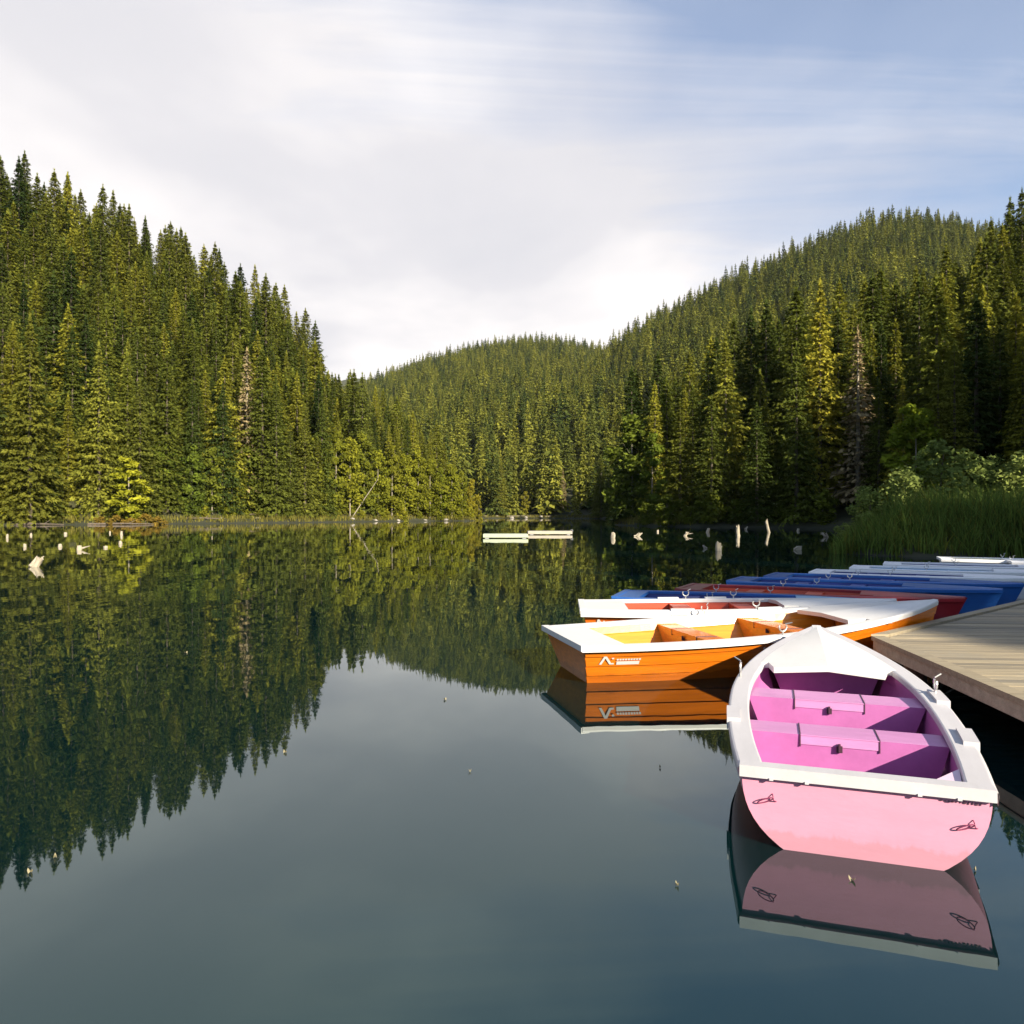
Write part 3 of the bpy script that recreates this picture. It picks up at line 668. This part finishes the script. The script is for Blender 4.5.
# ------------------------------------------------------------------ rowboats
def make_boat(name, label, x, y, ang, L, Wt, B, hs, hb, c, group, shape='round', t1=.6, deck_s=.09, band=.06, gw=.12, strakes=0, marks=False, locks=((.36, 1), (.36, -1)), thw=((.24, .27), (.46, .27)), logo=False, pads=(), handles=False, crown=.05, knee=False, sheer=2, sub=True, thz=.05):
    e = empty(name, (x, y, 0), ang); tag(e, label, 'rowboat', group)
    TM = .38
    def wid(t):
        if t < TM: q = t / TM; return .5 * (Wt + (B - Wt) * (1 - (1 - q) ** 2))
        q = (t - TM) / (1 - TM); return .5 * B * (1 - q ** 2.1)
    def hgt(t): return hs + (hb - hs) * t ** sheer
    zb = -.14
    def hp(t, q, side, off=0.):
        h = hgt(t); z = h - (h - zb) * q; w = wid(t); k = max(0, (t - .35) / .65)
        if shape == 'round':
            n = 2.7 - 1.5 * k; m = .72 + .28 * k; yy = w * (1 - q ** n) ** m
        else:
            a = .5 + .35 * k; yy = w * (1 - a * q) if q < .88 else w * (1 - a * .88) * (1 - (q - .88) / .12)
        xx = t * L - .28 * q * k ** 5 + (.0 if shape == 'round' else .16) * q * max(0, 1 - t * 6)
        return Vector((xx, side * (yy + off + .004), z))
    ts = np.linspace(0, 1, 33)
    mb = MB()
    for s in (1, -1):
        if strakes:
            for kx in range(strakes):
                q0, q1 = kx / strakes, (kx + 1) / strakes
                lo = .013 if kx < strakes - 1 else 0
                rows = [[hp(t, q0, s, 0), hp(t, (q0 + q1) / 2, s, lo * .5), hp(t, q1, s, lo), hp(t, min(1, q1), s, 0)] for t in ts]
                mb.grid(rows, flip=(s < 0))
        else:
            rows = [[hp(t, q, s) for q in np.linspace(0, 1, 13)] for t in ts]; mb.grid(rows, flip=(s < 0))
    mb.build('hull', M[c['hull']], e, smooth=not strakes)
    # transom
    qs = np.linspace(0, .97, 13); A = [hp(0, q, 1) for q in qs] + [hp(0, q, -1) for q in qs[::-1]]
    mb = MB(); n = len(A); Bk = [p + Vector((.035, 0, 0)) for p in A]; A = [p + Vector((-.004, 0, 0)) for p in A]
    mb.add(A + Bk, [tuple(range(n)), tuple(range(2 * n - 1, n - 1, -1))] + [(i, n + i, n + (i + 1) % n, (i + 1) % n) for i in range(n)])
    tr = mb.build('transom', M[c.get('transom', c['hull'])], e)
    # gunwale: both sides and the stern rail
    def gin(t): return max(wid(t) - gw, .012)
    mb = MB()
    for s in (1, -1):
        rows = []
        for t in ts[:-1].tolist() + [.992]:
            h = hgt(t); w = wid(t); xx = t * L - (.03 if t == 0 else 0)
            bo = max(.02, w - .0)
            prof = [(w + .02, h - band), (w + .026, h - .012), (w + .024, h), (w + .017, h + .009), (w + .006, h + .013), (gin(t) + .012, h + .014), (gin(t) + .003, h + .010), (gin(t), h), (gin(t), h - .035)]
            rows.append([Vector((xx, s * py, pz)) for py, pz in prof])
        mb.grid(rows, flip=(s > 0))
    w0 = wid(0)
    mb.box((.5 * (deck_s if deck_s < .3 else .09) - .04, 0, hs - .012), (deck_s if deck_s < .3 else .09, 2 * w0 + .03, .062))
    for yy in ((-.75, -.45, .45, .75) if handles else ()):
        mb.box((-.042, yy * w0, hs - .042), (.012, .02, .012))
    mb.build('gunwale', M[c['trim']], e)
    if deck_s >= .3:
        td = deck_s / L; mb = MB(); rows = [[Vector((t * L, s * gin(t) * k2, hgt(t) + .008)) for k2, s in ((1, -1), (.5, -1), (0, 1), (.5, 1), (1, 1))] for t in np.linspace(.001, td, 5)]
        mb.grid(rows, flip=True); rows = [[p, p - Vector((0, 0, .05))] for p in rows[-1]]; mb.grid(rows); mb.build('stern_deck', M[c['trim']], e)
    # foredeck with a central crease and notched rear corners
    mb = MB(); ys = np.linspace(-1, 1, 17); rows = []
    for i in range(12):
        f = i / 11; row = []
        for yv in ys:
            st = t1 + .045 * min(1, max(0, (abs(yv) - .80) / .06)); t = st + (.994 - st) * f
            row.append(Vector((t * L, yv * (gin(t) + .03), hgt(t) + .015 + crown * (1 - abs(yv)) * min(1, wid(t) / (.3 * B)))))
        rows.append(row)
    mb.grid(rows, flip=True); mb.grid([rows[0], [p - Vector((-.01, 0, .05)) for p in rows[0]]])
    mb.grid([[p - Vector((-.01, 0, .05)) for p in rows[0]], [p + Vector((.3, 0, -.05)) for p in rows[0]]])
    mb.build('foredeck', M[c['deck']], e)
    # inside
    zf = .07
    def hy(t, z, m=.03):
        h = hgt(t); return max(.01, min(gin(t) + .015, hp(t, (h - z) / (h - zb), 1).y - m))
    tb = t1 + .1; ta_ = .012 if shape == 'round' else .055; tin = np.linspace(ta_, tb, 26); mb = MB()
    for s in (1, -1):
        mb.grid([[Vector((t * L, s * (gin(t) + .02), hgt(t) - .005)), Vector((t * L, s * hy(t, hgt(t) - .12), hgt(t) - .12)), Vector((t * L, s * hy(t, hgt(t) - .13, .045), hgt(t) - .13)), Vector((t * L, s * hy(t, zf + .12), zf + .12)), Vector((t * L, s * hy(t, zf), zf))] for t in tin], flip=(s > 0))
    for t, fl in ((ta_, False), (tb, True)):
        mb.grid([[Vector((t * L, s * (gin(t) + .02), hgt(t) - .005)) for s in (-1, 0, 1)], [Vector((t * L, s * hy(t, zf), zf)) for s in (-1, 0, 1)]], flip=fl)
    mb.build('inner_lining', M[c['inn']], e)
    mb = MB()
    for kx in range(6):
        a0, a1 = -1 + kx / 3, -1 + (kx + .96) / 3
        mb.grid([[Vector((t * L, a * hy(t, zf), zf + .004)) for a in (a0, a1)] for t in tin], flip=True)
    mb.build('floor_boards', M[c.get('floor', c['inn'])], e)
    for (tx, wd) in thw:
        zt = hgt(tx) - thz; xa, xb = tx * L, tx * L + wd; wa, wb = hy(xa / L, zt, .04), hy(xb / L, zt, .04); va, vb = hy(xa / L, zf, .04), hy(xb / L, zf, .04)
        mb = MB(); mb.hexa([(xa + .015, -va, zf), (xb - .015, -vb, zf), (xb - .015, vb, zf), (xa + .015, va, zf), (xa, -wa, zt), (xb, -wb, zt), (xb, wb, zt), (xa, wa, zt)])
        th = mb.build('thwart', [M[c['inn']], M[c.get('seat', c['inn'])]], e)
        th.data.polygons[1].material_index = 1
        if sub:
            mb = MB(); mb.box(((xa + xb) / 2 - .006, wa * .06, zt), (wd + .002, wa * .78, .006)); mb.box((xa, wa * .06, zt - .03), (.006, wa * .78, .06))
            mb.build('seat_lid', M[c.get('seat', c['inn'])], th)
            mb = MB(); mb.box((xa - .010, wa * .06, zt - .07), (.022, .035, .04)); mb.box((xa - .02, wa * .06, zt - .06), (.02, .012, .05)); mb.build('latch', M['dark'], th)
            for yy in (wa * .455, -wa * .335):
                mb = MB(); mb.box(((xa + xb) / 2 - .004, yy, zt + .003), (wd + .002, .007, .008)); mb.box((xa - .002, yy, zt - .035), (.010, .007, .08)); mb.build('lid_gap', M['dark'], th)
    for (tl, s) in locks:
        px_, py_, pz = tl * L, s * (wid(tl) - .01), hgt(tl) + .014; mb = MB()
        mb.tube([(px_ + .045 * math.cos(a), py_, pz + .085 + .045 * math.sin(a)) for a in np.linspace(R(150), R(390), 9)] , .009, 6)
        mb.tube([(px_, py_, pz), (px_, py_, pz + .045)], .010, 6); mb.tube([(px_ + .03, py_, pz + .12), (px_ + .08, py_ + s * .05, pz + .14)], .006, 5)
        mb.build('oarlock', M['steel'], e)
    for (tl, s) in pads:
        mb = MB(); d = .035; rows = []
        for t in np.linspace(tl - d, tl + d, 5):
            h = hgt(t) + .014; w = wid(t); rows.append([Vector((t * L, s * (w + .034), h - .06)), Vector((t * L, s * (w + .034), h + .022)), Vector((t * L, s * (w - gw * .45), h + .022)), Vector((t * L, s * (w - gw * .45), h))])
        mb.grid(rows, flip=(s > 0))
        for r_, fl in ((rows[0], False), (rows[-1], True)): mb.add(r_, [(0, 1, 2, 3)])
        mb.build('oarlock_pad', M[c['trim']], e)
    if handles:
        for yc in (.80 * w0, -.80 * w0):
            mb = MB(); zc = hs - .175 + (.01 if yc > 0 else -.01)
            path = [(-.022 - .012 * math.sin(a), yc + .04 * math.cos(a) + .0, zc + .013 * math.sin(a) - .016 * math.cos(a)) for a in np.linspace(0, 6.283, 17)[:-1]]
            mb.tube(path, .0034, 6, True)
            mb.tube([(-.006, yc - .036, zc + .034), (-.022, yc - .038, zc + .026), (-.022, yc - .042, zc + .004), (-.006, yc - .055, zc - .006)], .003, 6)
            mb.build('ring_handle', M['plum'], e)
        mb = MB(); g = np.random.default_rng(3)
        for i in range(11):
            ww = .006 + .006 * (i % 3 == 0); mb.box((-.0075, -.62 * w0 - i * .0175, hs - .068 - .001 * (i % 2)), (.003, ww, .012 if i > 5 else .006))
        mb.build('lettering', M['dark'], e)
    if knee:
        mb = MB(); t2 = .09; zz = hs - .012
        mb.add([(.05, -gin(0) + .0, zz), (t2 * L, -gin(t2), zz), (.05, -gin(0) + .17, zz), (.05, -gin(0), zz - .03), (t2 * L, -gin(t2), zz - .03), (.05, -gin(0) + .17, zz - .03)], [(0, 2, 1), (3, 4, 5), (1, 2, 5, 4), (0, 1, 4, 3), (2, 0, 3, 5)])
        mb.build('corner_knee', M['pinkgrey'], e)
    if logo:
        # a white chevron mark with a dot, and two bars of lettering beside it, on the near side
        mb = MB()
        def hq(t, q): p = hp(t, q, -1, .019); return p
        def bar(ta, qa, tb_, qb, wq):
            mb.add([hq(ta, qa), hq(tb_, qb), hq(tb_, qb + wq), hq(ta, qa + wq)], [(0, 1, 2, 3), (3, 2, 1, 0)])
        ta = .028
        def seg(p, q, wt):
            (t0, q0), (t2, q2) = p, q
            mb.add([hq(t0, q0), hq(t0 + wt, q0), hq(t2 + wt, q2), hq(t2, q2)], [(0, 1, 2, 3), (3, 2, 1, 0)])
        seg((ta, .36), (ta + .012, .19), .006); seg((ta + .012, .19), (ta + .024, .36), .006); bar(ta + .026, .33, ta + .034, .33, .03); bar(ta + .029, .22, ta + .034, .22, .03)
        for i in range(9):
            t = ta + .040 + i * .0062; bar(t, .245, t + .0045, .245, .035)
        bar(ta + .040, .30, ta + .092, .30, .07)
        mb.build('logo', M['white'], e)
        if marks:
            mb = MB()
            for i in range(6):
                t = .40 + i * .011; bar(t, .17, t + (.007 if i % 2 else .004), .17, .05)
            mb.build('lettering', M['white'], e)
    return e
M['pinkgrey'] = paint('pale_lilac_paint', (.66, .50, .62), .45, .06, 6)
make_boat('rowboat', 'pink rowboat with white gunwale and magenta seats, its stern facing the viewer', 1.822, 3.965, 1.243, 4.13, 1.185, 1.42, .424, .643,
          dict(hull='pink', trim='rim', deck='white', inn='magenta', seat='magenta_lit'), 'rowboats moored at the dock', t1=.575, gw=.115, locks=((.50, 1), (.46, -1)), pads=((.215, -1), (.44, -1), (.24, 1)), handles=True, knee=True, thw=((.215, .27), (.425, .30)))
make_boat('rowboat', 'orange varnished rowboat with white trim and a yellow wooden interior', .574, 8.549, .235, 5.011, 1.478, 1.80, .431, .705,
          dict(hull='orange', trim='white', deck='white', inn='orange_in', seat='orange'), 'rowboats moored at the dock', shape='flare', t1=.66, deck_s=.46, band=.05, strakes=5, logo=True, marks=True, locks=((.44, -1), (.44, 1)), thw=((.30, .26), (.52, .26)), gw=.10, crown=.03)
make_boat('rowboat', 'orange red rowboat with a broad white upper band and red inside, behind the orange one', 1.0, 10.90, -.065, 4.40, 1.20, 1.42, .50, .61,
          dict(hull='redorange', trim='white', deck='white', inn='red_in', seat='red_in'), 'rowboats moored at the dock', shape='flare', t1=.62, deck_s=.62, band=.085, strakes=5, logo=True, locks=((.36, 1), (.52, 1), (.52, -1)), pads=((.30, 1), (.46, 1), (.30, -1), (.56, -1)), thw=((.30, .26), (.5, .26)), gw=.10, crown=.03)
def far_boat(px, py, ang, L, c, lab, hs=.43, deck_s=.4, Wt=1.2, B=1.42, hb=.455, t1=.66):
    d = F * (CH - hs) / (py - HY); x = (px - 512) / F * d
    x += math.sin(ang) * 0; a = ang
    # the far stern corner is the one seen at (px, py)
    ox, oy = -math.sin(a) * Wt / 2, math.cos(a) * Wt / 2
    make_boat('rowboat', lab, x - ox, d - oy, a, L, Wt, B, hs, hb, c, 'rowboats moored at the dock', shape='flare', t1=t1, deck_s=deck_s, band=.07, locks=((.36, 1), (.36, -1)), gw=.10, crown=.03, sub=False)
bl = dict(hull='blue', trim='blue', deck='lightblue', inn='navy'); bl2 = dict(hull='blue', trim='blue', deck='blue', inn='navy')
rd = dict(hull='red', trim='red', deck='red', inn='red_in')
wh = dict(hull='greywhite', trim='greywhite', deck='greywhite', inn='navy'); why = dict(hull='greywhite', trim='greywhite', deck='greywhite', inn='yellow'); whw = dict(hull='greywhite', trim='greywhite', deck='greywhite', inn='lightblue')
far_boat(627, 590.5, R(-19), 4.3, bl, 'blue rowboat with a pale blue foredeck, moored behind the orange red boat')
far_boat(694, 584, R(-28), 4.6, rd, 'dark red rowboat moored between two blue rowboats', .43, hb=.455)
far_boat(743, 577, R(-31), 4.8, bl2, 'blue rowboat just beyond the dark red one')
far_boat(777, 573, R(-31), 4.8, bl2, 'blue rowboat next to the nearest white rowboat')
far_boat(818, 569.5, R(-30), 4.7, wh, 'white rowboat with a dark blue interior beside the blue rowboats')
far_boat(855, 565.5, R(-29), 4.7, whw, 'white rowboat with a pale blue interior, second white one from the blue boats')
far_boat(886, 562, R(-28), 4.7, wh, 'white rowboat with a dark interior in the middle of the white row')
far_boat(938, 557, R(-24), 4.7, why, 'white rowboat with a yellow interior at the far end of the row, near the reeds', .5, .3)
far_boat(1003, 559.5, R(-22), 4.7, why, 'white rowboat with a yellow interior cut by the right edge', .5, .3)

# ------------------------------------------------------------------ dock
A0 = Vector((3.98, 8.42)); e1 = Vector((.995, -.094)); e2 = Vector((.094, .995)); KU = .9625; ZD = .45
def dk(u, v, z=0): p = A0 + e1 * u + e2 * v; return (p.x, p.y, z)
dock = empty('dock', (6, 6, ZD)); tag(dock, 'grey brown wooden plank dock with a corner beside the pink boat', 'dock')
def dbuild(mb, name, mat):
    mb.v = [(a - 6, b - 6, c - ZD) for a, b, c in mb.v]; return mb.build(name, mat, dock)
mb = MB(); v = -11.0
while v < 8.5:
    v1 = v + .138; g = .011
    ua = .15 if v <= 0 else v * KU + .2; ub = .15 if v1 <= 0 else v1 * KU + .2
    dz = random.uniform(-.002, .002)
    # butt joints along each row
    cuts = sorted([0] + [random.uniform(2.2, 3.6), random.uniform(5, 7)]) 
    us = [0] + cuts[1:] + [14]
    for i in range(3):
        a0 = (ua if i == 0 else us[i] + max(ua, 0) + .003); a1 = (ub if i == 0 else us[i] + max(ua, 0) + .003); b1 = us[i + 1] + max(ua, 0) if i < 2 else 15
        if b1 - a0 < .05: continue
        mb.hexa([dk(a0, v, ZD - .04 + dz), dk(b1, v, ZD - .04 + dz), dk(b1, v1 - g, ZD - .04 + dz), dk(a1, v1 - g, ZD - .04 + dz), dk(a0, v, ZD + dz), dk(b1, v, ZD + dz), dk(b1, v1 - g, ZD + dz), dk(a1, v1 - g, ZD + dz)])
    v = v1
dbuild(mb, 'deck', M['deck'])
mb = MB()
mb.hexa([dk(0, -11, ZD - .04), dk(.142, -11, ZD - .04), dk(.142, 0.06, ZD - .04), dk(0, 0, ZD - .04), dk(0, -11, ZD + .006), dk(.142, -11, ZD + .006), dk(.142, .06, ZD + .006), dk(0, 0, ZD + .006)])
mb.hexa([dk(0, .004, ZD - .04), dk(.19, .03, ZD - .04), dk(8.5 * KU + .19, 8.5, ZD - .04), dk(8.5 * KU, 8.5, ZD - .04), dk(0, .004, ZD + .022), dk(.19, .03, ZD + .022), dk(8.5 * KU + .19, 8.5, ZD + .022), dk(8.5 * KU, 8.5, ZD + .022)])
dbuild(mb, 'edge_board', M['deck'])
mb = MB()
mb.hexa([dk(.02, -11, .29), dk(.10, -11, .29), dk(.10, 0, .29), dk(.02, 0, .29), dk(.02, -11, ZD - .042), dk(.10, -11, ZD - .042), dk(.10, 0, ZD - .042), dk(.02, 0, ZD - .042)])
mb.hexa([dk(.03, .02, .29), dk(.14, .02, .29), dk(8.5 * KU + .14, 8.5, .29), dk(8.5 * KU + .03, 8.5, .29), dk(.03, .02, ZD - .042), dk(.14, .02, ZD - .042), dk(8.5 * KU + .14, 8.5, ZD - .042), dk(8.5 * KU + .03, 8.5, ZD - .042)])
dbuild(mb, 'fascia_beam', M['beam'])
for (uu, vv) in [(.3, -.4), (.3, -3.4), (.3, -6.4), (3.6, 3.0), (7.2, 6.8), (3.5, -3.4), (3.5, -.4)]:
    mb = MB(); p = dk(uu, vv); mb.tube([(p[0], p[1], -1.2), (p[0], p[1], ZD - .045)], .11, 9); dbuild(mb, 'pile', M['bark'])

# ------------------------------------------------------------------ floating leaves
for i, (px, py, sz, lab) in enumerate([(852, 881, .055, 'pale curled leaf floating on the pink boat reflection'), (445, 700, .06, 'single pale leaf floating in the middle of the open water'), (30, 873, .05, 'white feather like leaf floating at the lower left'), (55, 858, .04, 'small pale leaf floating up right of the lower left one'),
        (285, 753, .055, 'pale leaf floating at the edge of the tree reflection'), (186, 653, .08, 'pale leaf floating in the left tree reflection'), (470, 772, .03, 'tiny leaf speck low on the open water'), (660, 768, .03, 'tiny leaf speck left of the pink boat'), (677, 886, .035, 'small leaf floating near the bottom left of the pink boat'),
        (975, 871, .025, 'tiny leaf speck by the right stern corner of the pink boat')]):
    x, y = wl_pt(px, py); mb = MB(); k = random.uniform(0, 3); pts = []
    for j in range(8):
        a = 6.283 * j / 8; rr = sz * .33; pts.append((rr * math.cos(a), rr * .6 * math.sin(a), .012 + .012 * math.cos(2 * a)))
    mb.add(pts + [(0, 0, .006)], [(j, (j + 1) % 8, 8) for j in range(8)]); o = mb.build('floating_leaf', M['leafdry']); o.location = (x, y, 0); o.rotation_euler.z = k; tag(o, lab, 'leaf', 'leaves on the water')

# ------------------------------------------------------------------ sky, sun, air
W = bpy.data.worlds.new('World'); sc.world = W; W.use_nodes = True; nt = W.node_tree
bg = nt.nodes['Background']; st = N(nt, 'ShaderNodeTexSky', sky_type='NISHITA'); st.sun_disc = False
st.sun_elevation = SUN_EL; st.sun_rotation = math.pi - SUN_AZ; st.air_density = 1.0; st.dust_density = .6; st.ozone_density = 1.0
tc = N(nt, 'ShaderNodeTexCoord'); sep = N(nt, 'ShaderNodeSeparateXYZ'); nt.links.new(tc.outputs['Generated'], sep.inputs[0])
def mth(op, a, b=None, clamp=False):
    n = N(nt, 'ShaderNodeMath', operation=op, use_clamp=clamp)
    for i, v in enumerate((a, b)):
        if v is None: continue
        if hasattr(v, 'is_linked'): nt.links.new(v, n.inputs[i])
        else: n.inputs[i].default_value = v
    return n.outputs[0]
den = mth('ADD', mth('MAXIMUM', sep.outputs[2], 0.0), .16)
cx, cy = mth('DIVIDE', sep.outputs[0], den), mth('DIVIDE', sep.outputs[1], den)
cmb = N(nt, 'ShaderNodeCombineXYZ'); nt.links.new(cx, cmb.inputs[0]); nt.links.new(cy, cmb.inputs[1])
def wnoise(scale, detail, rough, vs, loc=(0, 0, 0), dist=0.):
    mp = N(nt, 'ShaderNodeMapping'); mp.inputs['Scale'].default_value = vs; mp.inputs['Location'].default_value = loc; nt.links.new(cmb.outputs[0], mp.inputs['Vector'])
    n = N(nt, 'ShaderNodeTexNoise'); n.inputs['Scale'].default_value = scale; n.inputs['Detail'].default_value = detail; n.inputs['Roughness'].default_value = rough; n.inputs['Distortion'].default_value = dist
    nt.links.new(mp.outputs[0], n.inputs['Vector']); return n.outputs[0]
n1 = wnoise(.9, 7, .55, (1, 1, 1), (3.1, .4, 0), .4); n2 = wnoise(1.4, 8, .6, (.35, 1.5, 1), (7.3, 2.2, 0), .8); n3 = wnoise(.7, 5, .5, (1, 1, 1), (1.3, 5.2, 0), .2)
dt = N(nt, 'ShaderNodeVectorMath', operation='DOT_PRODUCT'); nt.links.new(tc.outputs['Generated'], dt.inputs[0])
hd = Vector((.86, .86, .46)).normalized(); dt.inputs[1].default_value = hd          # clear part of the sky, ahead to the right
hole = ramp(nt, dt.outputs['Value'], [(.80, (0, 0, 0)), (.99, (1, 1, 1))]).outputs[0]
fwdk = ramp(nt, sep.outputs[1], [(.0, (.55, .55, .55)), (.42, (0, 0, 0))]).outputs[0]   # sky behind the viewer is clearer
highk = ramp(nt, sep.outputs[2], [(.42, (0, 0, 0)), (.62, (.5, .5, .5))]).outputs[0]
cl = mth('SUBTRACT', mth('ADD', mth('MULTIPLY', n1, .65), mth('MULTIPLY', n2, .75)), mth('ADD', mth('MULTIPLY', hole, .56), mth('ADD', fwdk, highk)))
mask = ramp(nt, cl, [(.13, (.25, .25, .25)), (.56, (1, 1, 1))]).outputs[0]
ccol = ramp(nt, n3, [(.3, (3.9, 3.92, 4.25)), (.46, (4.6, 4.5, 4.7)), (.60, (6.4, 6.1, 5.95))]).outputs[0]
skyc = mixc(nt, 1., st.outputs[0], (.72, .92, 1.10), 'MULTIPLY')
colr = mixc(nt, mask, skyc, ccol)
nt.links.new(colr, bg.inputs['Color']); bg.inputs['Strength'].default_value = .075
sl = bpy.data.lights.new('sun', 'SUN'); sl.energy = 5.0; sl.angle = R(.5); sl.color = (1, .88, .69)
so = bpy.data.objects.new('sun', sl); C.objects.link(so)
sd = Vector((math.sin(SUN_AZ) * math.cos(SUN_EL), -math.cos(SUN_AZ) * math.cos(SUN_EL), math.sin(SUN_EL)))
so.rotation_euler = sd.to_track_quat('Z', 'Y').to_euler(); so.location = (40, -60, 60)

HAZE = 0.00002
if HAZE:
    mb = MB(); mb.box((0, 1650, 398), (4600, 4400, 804)); m = bpy.data.materials.new('haze'); m.use_nodes = True; nt = m.node_tree
    nt.nodes.remove(nt.nodes['Principled BSDF']); pv = nt.nodes.new('ShaderNodeVolumePrincipled'); pv.inputs['Density'].default_value = HAZE; pv.inputs['Color'].default_value = (.80, .88, 1, 1)
    nt.links.new(pv.outputs[0], nt.nodes['Material Output'].inputs['Volume'])
    tag(mb.build('haze', m), 'thin pale blue haze over the lake and hills', 'haze', None, 'stuff')

# ------------------------------------------------------------------ camera and view
cam = bpy.data.cameras.new('camera'); co = bpy.data.objects.new('camera', cam); C.objects.link(co); sc.camera = co
co.location = (0, 0, CH); co.rotation_euler = (R(90), 0, 0); cam.sensor_width = 36; cam.lens = F / 1024 * 36
cam.shift_y = (HY - 512) / 1024; cam.clip_end = 12000; cam.clip_start = .05
sc.view_settings.view_transform = 'Standard'; sc.view_settings.look = 'None'; sc.view_settings.gamma = 1; sc.view_settings.exposure = 1.28
cy_ = sc.cycles; cy_.max_bounces = 6; cy_.diffuse_bounces = 2; cy_.glossy_bounces = 3; cy_.transmission_bounces = 3; cy_.volume_bounces = 1; cy_.transparent_max_bounces = 4
cy_.use_denoising = True; cy_.caustics_reflective = False; cy_.caustics_refractive = False; cy_.sample_clamp_indirect = 6
